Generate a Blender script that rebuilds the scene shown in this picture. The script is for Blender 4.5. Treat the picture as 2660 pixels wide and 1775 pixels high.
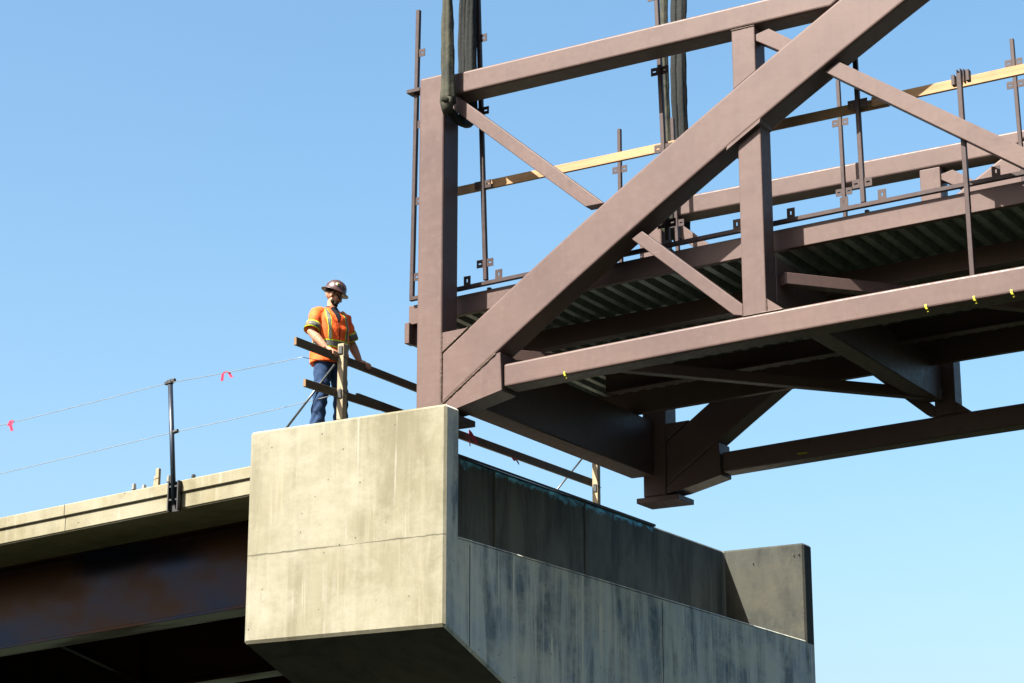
import bpy, bmesh, math, random
from mathutils import Vector, Matrix
from mathutils.bvhtree import BVHTree
random.seed(7)
R = math.radians
scene = bpy.context.scene
for o in list(bpy.data.objects):
    bpy.data.objects.remove(o, do_unlink=True)

# ------------------------------------------------------------------ camera
cam = bpy.data.cameras.new('camera')
cam.sensor_fit = 'HORIZONTAL'; cam.sensor_width = 36.0; cam.lens = 78.0
cam.clip_start = 0.1; cam.clip_end = 6000
camo = bpy.data.objects.new('camera', cam)
camo.location = (0, 0, 1.6)
camo.rotation_euler = (R(90 + 15.70), 0, R(30.8))
scene.collection.objects.link(camo)
scene.camera = camo

# ------------------------------------------------------------------ sky, sun, exposure
SUN_EL, SUN_AZ = 46.0, 22.0          # azimuth: from -Y towards -X
world = bpy.data.worlds.new('World'); scene.world = world
world.use_nodes = True
wn = world.node_tree.nodes; wl = world.node_tree.links
wn.clear()
sky = wn.new('ShaderNodeTexSky'); sky.sky_type = 'NISHITA'; sky.sun_disc = False
sky.sun_elevation = R(SUN_EL); sky.sun_rotation = R(180 + SUN_AZ)
sky.altitude = 0; sky.air_density = 1.0; sky.dust_density = 4.0; sky.ozone_density = 1.0
bg = wn.new('ShaderNodeBackground'); bg.inputs['Strength'].default_value = 0.05
wo = wn.new('ShaderNodeOutputWorld')
hs = wn.new('ShaderNodeHueSaturation'); hs.inputs['Saturation'].default_value = 1.22; hs.inputs['Hue'].default_value = 0.487
wl.new(sky.outputs['Color'], hs.inputs['Color']); wl.new(hs.outputs['Color'], bg.inputs['Color']); wl.new(bg.outputs['Background'], wo.inputs['Surface'])

sun = bpy.data.lights.new('sun', 'SUN'); sun.energy = 5.0; sun.angle = R(0.5)
sun.color = (1.0, 0.945, 0.84)
suno = bpy.data.objects.new('sun', sun)
sd = Vector((-math.sin(R(SUN_AZ)) * math.cos(R(SUN_EL)), -math.cos(R(SUN_AZ)) * math.cos(R(SUN_EL)), math.sin(R(SUN_EL))))
suno.rotation_euler = sd.to_track_quat('Z', 'Y').to_euler()
suno.location = (-30, -40, 60)
scene.collection.objects.link(suno)

scene.view_settings.view_transform = 'Standard'
scene.view_settings.look = 'None'
scene.view_settings.gamma = 1.0
scene.view_settings.exposure = 2.50
scene.view_settings.use_curve_mapping = False

# ------------------------------------------------------------------ helpers
COL = scene.collection

def finish(name, bm, mat, parent=None, smooth=False, kind=None):
    bmesh.ops.recalc_face_normals(bm, faces=bm.faces)
    me = bpy.data.meshes.new(name)
    bm.to_mesh(me); bm.free()
    if mat is not None:
        for m in (mat if isinstance(mat, (list, tuple)) else [mat]):
            me.materials.append(m)
    if smooth:
        me.polygons.foreach_set('use_smooth', [True] * len(me.polygons))
    o = bpy.data.objects.new(name, me)
    COL.objects.link(o)
    if parent is not None:
        adopt(o, parent)
    if kind:
        o['kind'] = kind
    return o

def adopt(o, parent):
    """meshes are written in world coordinates; keep them there under an Empty"""
    o.parent = parent
    o.matrix_parent_inverse = Matrix.Translation(-parent.location) if parent.type == 'EMPTY' else Matrix.Identity(4)

def thing(name, loc, label, cat, group=None):
    e = bpy.data.objects.new(name, None)
    e.location = loc; e.empty_display_size = 0.2
    COL.objects.link(e)
    return tag(e, label, cat, group)

def tag(o, label, cat, group=None):
    o['label'] = label; o['category'] = cat
    if group: o['group'] = group
    return o

def bev(bm, r, seg=2, edges=None):
    if r > 0:
        bmesh.ops.bevel(bm, geom=list(edges if edges is not None else bm.edges), offset=r, segments=seg, profile=0.5, affect='EDGES', clamp_overlap=True)
    return bm

def box(x0, x1, y0, y1, z0, z1, r=0.0, seg=2, bm=None):
    b = bmesh.new()
    v = [b.verts.new((x, y, z)) for z in (z0, z1) for y in (y0, y1) for x in (x0, x1)]
    for f in ((0, 1, 3, 2), (4, 5, 7, 6), (0, 1, 5, 4), (2, 3, 7, 6), (0, 2, 6, 4), (1, 3, 7, 5)):
        b.faces.new([v[i] for i in f])
    bev(b, r, seg)
    return merge(bm, b)

def merge(bm, b):
    if bm is None:
        return b
    me = bpy.data.meshes.new('tmp'); b.to_mesh(me); b.free()
    bm.from_mesh(me); bpy.data.meshes.remove(me)
    return bm

def prism(poly, a, b_, axis='Y', r=0.0, seg=2, bm=None):
    """extrude polygon: axis Y -> poly is (x,z); axis X -> poly is (y,z); axis Z -> poly is (x,y)"""
    def P(p, t):
        return {'Y': (p[0], t, p[1]), 'X': (t, p[0], p[1]), 'Z': (p[0], p[1], t)}[axis]
    m = bmesh.new()
    A = [m.verts.new(P(p, a)) for p in poly]; B = [m.verts.new(P(p, b_)) for p in poly]
    n = len(poly)
    m.faces.new(A); m.faces.new(B[::-1])
    for i in range(n):
        m.faces.new((A[i], B[i], B[(i + 1) % n], A[(i + 1) % n]))
    if r > 0:
        bmesh.ops.recalc_face_normals(m, faces=m.faces); m.normal_update()
        es = [e for e in m.edges if len(e.link_faces) == 2 and e.calc_face_angle(0) > R(20)]
        bev(m, r, seg, es)
    return merge(bm, m)

def bar(p0, p1, w, h, up=(0, 0, 1), r=0.0, bm=None):
    """box of width w (sideways) and height h along p0-p1"""
    p0 = Vector(p0); p1 = Vector(p1); d = (p1 - p0); L = d.length; d.normalize()
    s = d.cross(Vector(up)).normalized(); u = s.cross(d).normalized()
    b = box(0, L, -w / 2, w / 2, -h / 2, h / 2, r)
    M = Matrix(((d.x, s.x, u.x, p0.x), (d.y, s.y, u.y, p0.y), (d.z, s.z, u.z, p0.z), (0, 0, 0, 1)))
    b.transform(M)
    return merge(bm, b)

def tube(pts, rad, n=10, bm=None, lobes=None, squash=None):
    """swept tube with per-point radius; lobes(i,a) multiplies the radius"""
    b = bmesh.new(); pts = [Vector(p) for p in pts]
    if not isinstance(rad, (list, tuple)): rad = [rad] * len(pts)
    rings = []; ref = None
    for i, p in enumerate(pts):
        t = (pts[min(i + 1, len(pts) - 1)] - pts[max(i - 1, 0)])
        t = t.normalized() if t.length > 1e-9 else Vector((0, 0, 1))
        if ref is None:
            ref = Vector((1, 0, 0)) if abs(t.x) < 0.8 else Vector((0, 1, 0))
        s = (ref - t * ref.dot(t)).normalized(); u = t.cross(s); ref = s
        ring = []
        for k in range(n):
            a = 2 * math.pi * k / n
            q = rad[i] * (lobes(i, a) if lobes else 1.0)
            c, sn = math.cos(a), math.sin(a)
            if squash: c *= squash[0]; sn *= squash[1]
            ring.append(b.verts.new(p + s * (c * q) + u * (sn * q)))
        rings.append(ring)
    for i in range(len(rings) - 1):
        for k in range(n):
            b.faces.new((rings[i][k], rings[i][(k + 1) % n], rings[i + 1][(k + 1) % n], rings[i + 1][k]))
    b.faces.new(rings[0][::-1]); b.faces.new(rings[-1])
    return merge(bm, b)

def lathe(prof, n=32, bm=None, sx=1.0, sy=1.0):
    b = bmesh.new(); rings = []
    for (r_, z) in prof:
        if r_ < 1e-5:
            rings.append([b.verts.new((0, 0, z))])
        else:
            rings.append([b.verts.new((r_ * sx * math.cos(2 * math.pi * k / n), r_ * sy * math.sin(2 * math.pi * k / n), z)) for k in range(n)])
    for i in range(len(rings) - 1):
        A, B = rings[i], rings[i + 1]
        for k in range(n):
            a0, a1 = A[k % len(A)], A[(k + 1) % len(A)]; b0, b1 = B[k % len(B)], B[(k + 1) % len(B)]
            vs = []
            for q in (a0, a1, b1, b0):
                if q not in vs: vs.append(q)
            if len(vs) >= 3: b.faces.new(vs)
    return merge(bm, b)

def ball(c, rx, ry, rz, bm=None, rot=None, u=20, v=12):
    b = bmesh.new()
    bmesh.ops.create_uvsphere(b, u_segments=u, v_segments=v, radius=1.0)
    M = Matrix.Diagonal((rx, ry, rz, 1))
    if rot is not None: M = rot.to_4x4() @ M
    M = Matrix.Translation(c) @ M
    b.transform(M)
    return merge(bm, b)

def bake_remesh(bm, voxel, smooth=4, name='tmp'):
    """voxel-union the overlapping pieces into one continuous surface and smooth it"""
    me = bpy.data.meshes.new(name); bmesh.ops.recalc_face_normals(bm, faces=bm.faces)
    bm.to_mesh(me); bm.free()
    o = bpy.data.objects.new(name, me); COL.objects.link(o)
    m = o.modifiers.new('r', 'REMESH'); m.mode = 'VOXEL'; m.voxel_size = voxel; m.adaptivity = 0
    s = o.modifiers.new('s', 'SMOOTH'); s.factor = 0.5; s.iterations = smooth
    dg = bpy.context.evaluated_depsgraph_get()
    out = bpy.data.meshes.new_from_object(o.evaluated_get(dg))
    b = bmesh.new(); b.from_mesh(out)
    bpy.data.objects.remove(o, do_unlink=True); bpy.data.meshes.remove(me); bpy.data.meshes.remove(out)
    return b

# ------------------------------------------------------------------ materials
KA = 0.280                                    # one scale for every base colour below, lowered to suit the raised exposure
def mat(name, rough=0.6, spec=0.5, metal=0.0):
    m = bpy.data.materials.new(name); m.use_nodes = True
    nt = m.node_tree; b = nt.nodes['Principled BSDF']
    b.inputs['Roughness'].default_value = rough
    b.inputs['Specular IOR Level'].default_value = spec
    b.inputs['Metallic'].default_value = metal
    return m, nt, b

def N(nt, t, **kw):
    n = nt.nodes.new(t)
    for k, v in kw.items():
        if k in n.inputs: n.inputs[k].default_value = v
        else: setattr(n, k, v)
    return n

def coords(nt, scale=(1, 1, 1), loc=(0, 0, 0), rot=(0, 0, 0)):
    g = nt.nodes.new('ShaderNodeNewGeometry'); mp = nt.nodes.new('ShaderNodeMapping')
    mp.inputs['Scale'].default_value = scale; mp.inputs['Location'].default_value = loc; mp.inputs['Rotation'].default_value = rot
    nt.links.new(g.outputs['Position'], mp.inputs['Vector'])
    return mp.outputs['Vector']

def noise(nt, vec, scale, detail=6, rough=0.55, dist=0.0):
    n = N(nt, 'ShaderNodeTexNoise', Scale=scale, Detail=detail, Roughness=rough, Distortion=dist)
    nt.links.new(vec, n.inputs['Vector'])
    return n.outputs['Fac']

def ramp(nt, fac, stops):
    r_ = nt.nodes.new('ShaderNodeValToRGB')
    while len(r_.color_ramp.elements) < len(stops): r_.color_ramp.elements.new(0.5)
    for e, (p, c) in zip(r_.color_ramp.elements, stops):
        e.position = p
        e.color = (c, c, c, 1) if not isinstance(c, (tuple, list)) else (*c, 1)
    nt.links.new(fac, r_.inputs['Fac'])
    return r_.outputs['Color']

def mix(nt, a, b, fac, mode='MIX'):
    m = nt.nodes.new('ShaderNodeMix'); m.data_type = 'RGBA'; m.blend_type = mode
    for sock, val in ((m.inputs[6], a), (m.inputs[7], b)):
        if isinstance(val, (tuple, list)): sock.default_value = (*[v * KA for v in val], 1)
        else: nt.links.new(val, sock)
    if isinstance(fac, (int, float)): m.inputs[0].default_value = fac
    else: nt.links.new(fac, m.inputs[0])
    return m.outputs[2]

def bump(nt, b, h, strength=0.2, dist=0.01):
    n = N(nt, 'ShaderNodeBump', Strength=strength, Distance=dist)
    nt.links.new(h, n.inputs['Height']); nt.links.new(n.outputs['Normal'], b.inputs['Normal'])

def steel_paint(name, base, dark, rough=0.42):
    m, nt, b = mat(name, rough, 0.13)
    big = noise(nt, coords(nt, (0.5, 0.5, 0.9)), 1.1, 4)
    fine = noise(nt, coords(nt, (1, 1, 1)), 14, 6, 0.65)
    streak = noise(nt, coords(nt, (5, 5, 0.5)), 2.0, 5, 0.6)
    c = mix(nt, base, dark, ramp(nt, big, [(0.38, 0.0), (0.68, 0.7)]))
    c = mix(nt, c, dark, ramp(nt, streak, [(0.5, 0.0), (0.75, 0.30)]))
    c = mix(nt, c, tuple(min(1, v * 1.35) for v in base), ramp(nt, fine, [(0.55, 0.0), (0.8, 0.35)]))
    mill = noise(nt, coords(nt, (1.2, 1.2, 30), (0, 0, 2)), 1.5, 3, 0.5)
    c = mix(nt, c, tuple(v * 0.80 for v in base), ramp(nt, mill, [(0.50, 0.0), (0.72, 0.35)]))
    scuff = noise(nt, coords(nt, (2.0, 2.0, 7.0), (4, 4, 1), (0, R(28), 0)), 2.2, 9, 0.78, 1.2)
    c = mix(nt, c, tuple(min(1, v * 1.7) for v in base), ramp(nt, scuff, [(0.635, 0.0), (0.70, 0.55)]))
    smud = noise(nt, coords(nt, (1, 1, 1), (9, 3, 2)), 2.4, 8, 0.72, 0.8)
    c = mix(nt, c, tuple(v * 0.55 for v in dark), ramp(nt, smud, [(0.60, 0.0), (0.74, 0.5)]))
    nt.links.new(c, b.inputs['Base Color'])
    nt.links.new(ramp(nt, fine, [(0.3, rough - 0.07), (0.7, rough + 0.12)]), b.inputs['Roughness'])
    bump(nt, b, noise(nt, coords(nt), 4.0, 3), 0.05, 0.02)
    return m

M_STEEL = steel_paint('brown_steel_paint', (0.232, 0.156, 0.138), (0.150, 0.098, 0.098))
M_WELD = steel_paint('weld_bead_paint', (0.20, 0.14, 0.11), (0.09, 0.06, 0.05), 0.45)
M_RAILST = steel_paint('railing_steel_paint', (0.105, 0.070, 0.068), (0.07, 0.048, 0.05), 0.4)

def concrete(name, base, dark, stain, stain_amt, crack=False, lightstreak=0.0, zs=0.28, pale=0.0, palec=(0.66, 0.64, 0.53), primer=False, drips=0.0, dripc=(0.6, 0.58, 0.48)):
    m, nt, b = mat(name, 0.85, 0.25)
    patch = noise(nt, coords(nt, (0.9, 0.9, 0.9)), 1.3, 6, 0.6, 0.4)
    streak = noise(nt, coords(nt, (2.6, 2.6, zs)), 1.35, 8, 0.66, 0.55)
    streak2 = noise(nt, coords(nt, (7.5, 7.5, 0.35), (3, 1, 5)), 1.3, 5, 0.6)
    fine = noise(nt, coords(nt), 26, 8, 0.7)
    c = mix(nt, base, dark, ramp(nt, patch, [(0.36, 0.0), (0.66, 0.85)]))
    c = mix(nt, c, tuple(min(.9, v * 1.22) for v in base), ramp(nt, streak2, [(0.54, 0.0), (0.68, 0.55)]))
    c = mix(nt, c, stain, ramp(nt, streak, [(0.44, 0.0), (0.62, stain_amt)]))
    if pale > 0:
        pb = noise(nt, coords(nt, (0.55, 0.55, 0.75), (2.2, 0, 1.3)), 1.5, 9, 0.72, 0.15)
        c = mix(nt, c, palec, ramp(nt, pb, [(0.44, 0.0), (0.66, pale)]))
    if lightstreak > 0:
        ls = noise(nt, coords(nt, (6.0, 6.0, 0.16), (11, 7, 2)), 1.4, 4, 0.55)
        c = mix(nt, c, tuple(v * 1.12 for v in base), ramp(nt, ls, [(0.56, 0.0), (0.66, lightstreak)]))
    if drips > 0:
        # lime runs: thin pale dribbles that start and stop
        dr = noise(nt, coords(nt, (9.0, 9.0, 0.22), (1.7, 4.1, 0.3)), 1.5, 4, 0.55, 0.35)
        on = noise(nt, coords(nt, (0.9, 0.9, 1.1), (7, 3, 2)), 1.2, 3, 0.5)
        dm = N(nt, 'ShaderNodeMath', operation='MULTIPLY'); nt.links.new(ramp(nt, dr, [(0.60, 0.0), (0.66, 1.0)]), dm.inputs[0]); nt.links.new(ramp(nt, on, [(0.46, 0.0), (0.58, drips)]), dm.inputs[1])
        c = mix(nt, c, dripc, dm.outputs[0])
    speck = noise(nt, coords(nt), 9.0, 10, 0.78, 0.3)
    c = mix(nt, c, tuple(v * 0.70 for v in dark), ramp(nt, speck, [(0.60, 0.0), (0.74, 0.55)]))
    c = mix(nt, c, tuple(v * 0.72 for v in dark), ramp(nt, fine, [(0.58, 0.0), (0.80, 0.35)]))
    # bug holes
    vor = N(nt, 'ShaderNodeTexVoronoi', Scale=5.5); vor.feature = 'DISTANCE_TO_EDGE' if False else 'F1'
    nt.links.new(coords(nt), vor.inputs['Vector'])
    pit = ramp(nt, vor.outputs['Distance'], [(0.045, 0.9), (0.075, 0.0)])
    c = mix(nt, c, tuple(v * 0.35 for v in dark), pit)
    hgt = fine
    if crack:
        # the cold joint between the two pours, a wavering dark seam
        g = nt.nodes.new('ShaderNodeNewGeometry'); sx = nt.nodes.new('ShaderNodeSeparateXYZ')
        nt.links.new(g.outputs['Position'], sx.inputs[0])
        wob = noise(nt, coords(nt, (3.5, 3.5, 0.0)), 1.6, 6, 0.65)
        w1 = N(nt, 'ShaderNodeMath', operation='MULTIPLY_ADD'); nt.links.new(wob, w1.inputs[0]); w1.inputs[1].default_value = 0.035; w1.inputs[2].default_value = 6.04
        d = N(nt, 'ShaderNodeMath', operation='SUBTRACT'); nt.links.new(sx.outputs['Z'], d.inputs[0]); nt.links.new(w1.outputs[0], d.inputs[1])
        ab = N(nt, 'ShaderNodeMath', operation='ABSOLUTE'); nt.links.new(d.outputs[0], ab.inputs[0])
        thick = noise(nt, coords(nt, (1.4, 1.4, 0.0), (5, 0, 0)), 1.5, 4)
        th = N(nt, 'ShaderNodeMath', operation='MULTIPLY_ADD'); nt.links.new(thick, th.inputs[0]); th.inputs[1].default_value = 0.046; th.inputs[2].default_value = -0.013
        dv = N(nt, 'ShaderNodeMath', operation='DIVIDE'); nt.links.new(ab.outputs[0], dv.inputs[0]); nt.links.new(th.outputs[0], dv.inputs[1])
        line = ramp(nt, dv.outputs[0], [(0.25, 0.85), (1.0, 0.0)])
        c = mix(nt, c, tuple(v * 0.35 for v in dark), line)
    if primer:
        # brushed-on blue primer under the rubber lip, ragged along its lower edge
        g = nt.nodes.new('ShaderNodeNewGeometry'); sx = nt.nodes.new('ShaderNodeSeparateXYZ')
        nt.links.new(g.outputs['Position'], sx.inputs[0])
        rag = noise(nt, coords(nt, (1, 3.0, 5.0)), 1.4, 7, 0.7, 0.6)
        e1 = N(nt, 'ShaderNodeMath', operation='MULTIPLY_ADD'); nt.links.new(rag, e1.inputs[0]); e1.inputs[1].default_value = -0.40; e1.inputs[2].default_value = 7.63
        d1 = N(nt, 'ShaderNodeMath', operation='SUBTRACT'); nt.links.new(sx.outputs['Z'], d1.inputs[0]); nt.links.new(e1.outputs[0], d1.inputs[1])
        d2 = N(nt, 'ShaderNodeMath', operation='MULTIPLY_ADD'); nt.links.new(d1.outputs[0], d2.inputs[0]); d2.inputs[1].default_value = 9.0; d2.inputs[2].default_value = 0.5
        yl = N(nt, 'ShaderNodeMath', operation='LESS_THAN'); nt.links.new(sx.outputs['Y'], yl.inputs[0]); yl.inputs[1].default_value = 27.2
        mk = N(nt, 'ShaderNodeMath', operation='MULTIPLY', use_clamp=True); nt.links.new(ramp(nt, d2.outputs[0], [(0.25, 0.0), (0.85, 1.0)]), mk.inputs[0]); nt.links.new(yl.outputs[0], mk.inputs[1])
        bl = noise(nt, coords(nt, (1, 2.6, 6.0), (4, 2, 1)), 1.8, 6, 0.7)
        pc = mix(nt, (0.05, 0.30, 0.55), (0.50, 1.9, 2.7), ramp(nt, bl, [(0.42, 0.0), (0.68, 1.0)]))
        c = mix(nt, c, pc, mk.outputs[0])
    nt.links.new(c, b.inputs['Base Color'])
    bump(nt, b, hgt, 0.35, 0.006)
    return m

M_CONC = concrete('cream_formed_concrete', (0.420, 0.394, 0.278), (0.320, 0.296, 0.190), (0.235, 0.212, 0.130), 0.6, crack=True, zs=0.40, pale=0.85, palec=(0.53, 0.505, 0.385), drips=0.6, dripc=(0.60, 0.58, 0.48))
M_CONC_ST = concrete('rain_streaked_light_lifted_concrete', (1.52, 1.55, 1.38), (0.90, 1.04, 1.10), (0.24, 0.34, 0.41), 0.88, lightstreak=0.6, zs=0.45, pale=0.85, palec=(1.85, 1.72, 1.28), drips=1.0, dripc=(1.9, 1.8, 1.4))  # streaks are stain; base tone raised to put light into the shaded faces
M_CONC_DK = concrete('shade_and_joint_dark_concrete', (0.085, 0.090, 0.072), (0.042, 0.050, 0.044), (0.020, 0.025, 0.025), 0.75, lightstreak=0.05, zs=0.9, pale=0.8, palec=(0.120, 0.112, 0.080))  # shade put into the colour of soffit and far cheek; also dark joints
M_CONC_WALL = concrete('primed_wall_concrete', (0.17, 0.20, 0.19), (0.09, 0.11, 0.112), (0.036, 0.05, 0.056), 0.75, lightstreak=0.05, zs=0.5, primer=True)  # wall tone darkened to hold its recess shade; the primer is real paint
M_CONC_DECK = concrete('deck_edge_concrete', (0.43, 0.385, 0.245), (0.345, 0.305, 0.18), (0.25, 0.22, 0.13), 0.6, pale=0.8, palec=(0.52, 0.49, 0.36), drips=0.5)

def weathering(name):
    m, nt, b = mat(name, 0.25, 0.22)
    a = noise(nt, coords(nt, (0.35, 1, 0.6)), 1.4, 4, 0.55)
    f = noise(nt, coords(nt, (1, 1, 1)), 10, 7, 0.7)
    c = mix(nt, (0.060, 0.026, 0.012), (0.012, 0.018, 0.034), ramp(nt, a, [(0.46, 0.0), (0.66, 1.0)]))
    c = mix(nt, c, (0.11, 0.075, 0.05), ramp(nt, f, [(0.60, 0.0), (0.78, 0.5)]))
    sp = noise(nt, coords(nt, (1, 1, 1)), 5, 9, 0.8)
    c = mix(nt, c, (0.30, 0.27, 0.22), ramp(nt, sp, [(0.70, 0.0), (0.76, 0.6)]))
    nt.links.new(c, b.inputs['Base Color'])
    nt.links.new(ramp(nt, a, [(0.40, 0.42), (0.60, 0.17)]), b.inputs['Roughness'])
    nt.links.new(mix(nt, (1.9, 1.2, 0.8), (0.45, 1.1, 2.7), ramp(nt, a, [(0.46, 0.0), (0.66, 1.0)])), b.inputs['Specular Tint'])   # rust-brown patches to blue ones with sky reflection put into the tint
    return m
M_WEATH = weathering('weathering_steel')

def galv(name, col, rough=0.35, metal=0.6):
    m, nt, b = mat(name, rough, 0.5, metal)
    f = noise(nt, coords(nt), 9, 5, 0.6)
    nt.links.new(mix(nt, col, tuple(v * 0.55 for v in col), ramp(nt, f, [(0.35, 0.0), (0.7, 1.0)])), b.inputs['Base Color'])
    return m
M_GALV = galv('galvanized_deck_sheet', (0.62, 0.74, 0.72), 0.45, 0.35)
M_PIPE = galv('blue_grey_pipe', (0.05, 0.075, 0.12), 0.35, 0.3)
M_ROD = galv('grey_brace_rod', (0.22, 0.25, 0.26), 0.4, 0.5)
M_BRACKET = galv('dark_bracket_steel', (0.08, 0.085, 0.09), 0.5, 0.4)
M_CABLE = galv('pale_guard_cable', (0.42, 0.44, 0.43), 0.5, 0.2)

def wood(name, base, dark, axis=0, stain=0.4):
    m, nt, b = mat(name, 0.75, 0.3)
    sc = [14, 14, 14]; sc[axis] = 0.7
    g = noise(nt, coords(nt, tuple(sc)), 1.6, 6, 0.6, 0.5)
    k = noise(nt, coords(nt, (1, 1, 1)), 3.2, 5, 0.6)
    c = mix(nt, base, dark, ramp(nt, g, [(0.40, 0.0), (0.68, 0.8)]))
    c = mix(nt, c, tuple(v * 0.45 for v in dark), ramp(nt, k, [(0.52, 0.0), (0.72, stain)]))
    nt.links.new(c, b.inputs['Base Color'])
    bump(nt, b, g, 0.25, 0.004)
    return m
M_PINE = wood('fresh_pine', (0.70, 0.43, 0.21), (0.53, 0.29, 0.12), 0, 0.3)
M_OLDW_Y = wood('weathered_board', (0.20, 0.135, 0.07), (0.12, 0.085, 0.05), 1, 0.7)
M_OLDW_Z = wood('pale_timber_post', (0.66, 0.54, 0.35), (0.46, 0.36, 0.21), 2, 0.5)
M_ENDG = wood('sawn_end_grain', (0.42, 0.24, 0.10), (0.30, 0.17, 0.07), 1, 0.2)

def cloth(name, col, dark, rough=0.85, scale=6.0, sheen=0.0):
    m, nt, b = mat(name, rough, 0.2)
    f = noise(nt, coords(nt), scale, 5, 0.6, 0.6)
    nt.links.new(mix(nt, col, dark, ramp(nt, f, [(0.40, 0.0), (0.66, 0.8)])), b.inputs['Base Color'])
    bump(nt, b, noise(nt, coords(nt, (1, 1, 1)), scale * 2.5, 4, 0.55, 1.0), 0.5, 0.012)
    return m
M_SLING = cloth('olive_sling_sleeve', (0.095, 0.095, 0.062), (0.016, 0.024, 0.024), 0.8, 6)
M_SLING_DK = cloth('shade_black_sling', (0.012, 0.017, 0.017), (0.005, 0.007, 0.008), 0.8, 9)  # near-black bight and back legs; their shade is in the colour
M_VEST = cloth('orange_vest_fabric', (1.95, 0.27, 0.040), (1.5, 0.18, 0.03), 0.75, 8)
M_LIME = cloth('lime_trim', (1.1, 1.35, 0.06), (0.9, 1.1, 0.04), 0.7, 12)
M_SILVER = cloth('grey_reflective_tape', (0.27, 0.27, 0.24), (0.2, 0.2, 0.18), 0.5, 12)
M_DENIM = cloth('blue_denim', (0.036, 0.100, 0.25), (0.014, 0.040, 0.115), 0.9, 7)
M_TEE = cloth('navy_shirt', (0.012, 0.014, 0.03), (0.008, 0.009, 0.02), 0.9, 9)
M_BOOT = cloth('dark_boot_leather', (0.035, 0.025, 0.018), (0.02, 0.015, 0.012), 0.6, 9)
M_SKIN = cloth('skin', (0.95, 0.50, 0.31), (0.85, 0.40, 0.25), 0.55, 10)
M_BEARD = cloth('dark_brown_hair', (0.040, 0.024, 0.015), (0.02, 0.012, 0.008), 0.8, 40)
M_PINK = cloth('pink_flagging', (0.85, 0.02, 0.11), (0.75, 0.015, 0.09), 0.6, 12)
M_YEL = cloth('yellow_tape', (0.75, 0.70, 0.04), (0.6, 0.55, 0.03), 0.6, 12)

def plain(name, col, rough=0.4, spec=0.5, metal=0.0, var=0.3, scale=12):
    m, nt, b = mat(name, rough, spec, metal)
    f = noise(nt, coords(nt), scale, 4, 0.6)
    nt.links.new(mix(nt, col, tuple(v * (1 - var) for v in col), ramp(nt, f, [(0.4, 0.0), (0.65, 1.0)])), b.inputs['Base Color'])
    return m
M_HAT = plain('brown_hard_hat_shell', (0.13, 0.062, 0.055), 0.36, 0.45)
M_GLASS = plain('black_sunglasses', (0.006, 0.006, 0.007), 0.12, 0.6)
M_STICKER = plain('white_sticker', (0.72, 0.72, 0.66), 0.5)
M_STICKY = plain('yellow_sticker_print', (0.55, 0.45, 0.05), 0.5)
M_RUBBER = plain('black_rubber_strip', (0.012, 0.012, 0.014), 0.7, 0.3)
M_BRASS = plain('pale_stud', (0.30, 0.31, 0.27), 0.5)

m, nt, b = mat('ground_soil_and_grass', 0.95, 0.1)
gn = noise(nt, coords(nt), 0.25, 8, 0.65)
nt.links.new(mix(nt, (0.030, 0.042, 0.016), (0.036, 0.040, 0.022), ramp(nt, gn, [(0.42, 0.0), (0.6, 1.0)])), b.inputs['Base Color'])
M_GROUND = m

# ------------------------------------------------------------------ ground
bm = bmesh.new()
g = [bm.verts.new(p) for p in ((-3000, -3000, 0), (3000, -3000, 0), (3000, 3000, 0), (-3000, 3000, 0))]
bm.faces.new(g)
finish('ground', bm, M_GROUND, kind='structure')

# ------------------------------------------------------------------ concrete pier
PX0, PX1 = -15.31, -12.64
PY0, PY1 = 19.80, 29.75
SEAT, TOP = 6.045, 7.50
pier = thing('bridge_pier', (-13.97, 24.775, 0), 'pale concrete hammerhead pier with an open bearing seat under the steel truss', 'pier')

def chamfer(bm, r, test):
    bmesh.ops.recalc_face_normals(bm, faces=bm.faces); bm.normal_update()
    es = [e for e in bm.edges if len(e.link_faces) == 2 and e.calc_face_angle(0) > R(25) and test(e)]
    bev(bm, r, 1, es); return bm

cyl = 0.40
yc = (PY0 + PY1) / 2
zc = 5.07 - 0.387 * (yc - 1.5 - PY0)
poly = [(PY0, SEAT), (PY0, 5.07), (yc - 1.5, zc), (yc + 1.5, zc), (PY1, 5.07), (PY1, SEAT)]
bm = prism(poly, PX0, PX1, 'X')
chamfer(bm, 0.028, lambda e: not all(abs(v.co.z - SEAT) < 1e-4 for v in e.verts) or False)
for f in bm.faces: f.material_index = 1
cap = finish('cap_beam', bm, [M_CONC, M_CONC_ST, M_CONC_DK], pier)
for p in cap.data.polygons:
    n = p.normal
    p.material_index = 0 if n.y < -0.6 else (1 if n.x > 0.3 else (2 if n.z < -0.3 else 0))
# upper pour: back wall and two cheek walls, U-shaped in plan
XB = -13.92
U = [(PX0, PY0), (PX1, PY0), (PX1, PY0 + 0.285), (XB, PY0 + 0.285), (XB, PY1 - 0.30), (PX1, PY1 - 0.30), (PX1, PY1), (PX0, PY1)]
bm = prism(U, SEAT, TOP, 'Z')
chamfer(bm, 0.028, lambda e: not all(abs(v.co.z - SEAT) < 1e-4 for v in e.verts))
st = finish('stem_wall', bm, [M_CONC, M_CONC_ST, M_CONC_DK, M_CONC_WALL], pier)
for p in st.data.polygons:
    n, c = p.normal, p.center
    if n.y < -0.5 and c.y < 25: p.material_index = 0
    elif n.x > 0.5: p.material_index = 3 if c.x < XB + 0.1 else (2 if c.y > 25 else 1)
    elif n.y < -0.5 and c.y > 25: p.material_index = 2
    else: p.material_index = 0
bm = box(XB + 0.001, PX1 - 0.002, PY0 + 0.287, PY1 - 0.302, SEAT + 0.0006, SEAT + 0.032, 0.022, 1)
finish('seat_topping', bm, M_CONC_ST, pier)
bm = box(-15.0, -12.95, yc - 1.5, yc + 1.5, -0.3, zc + 0.001, 0.03, 1)
finish('column', bm, M_CONC_ST, pier)
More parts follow.
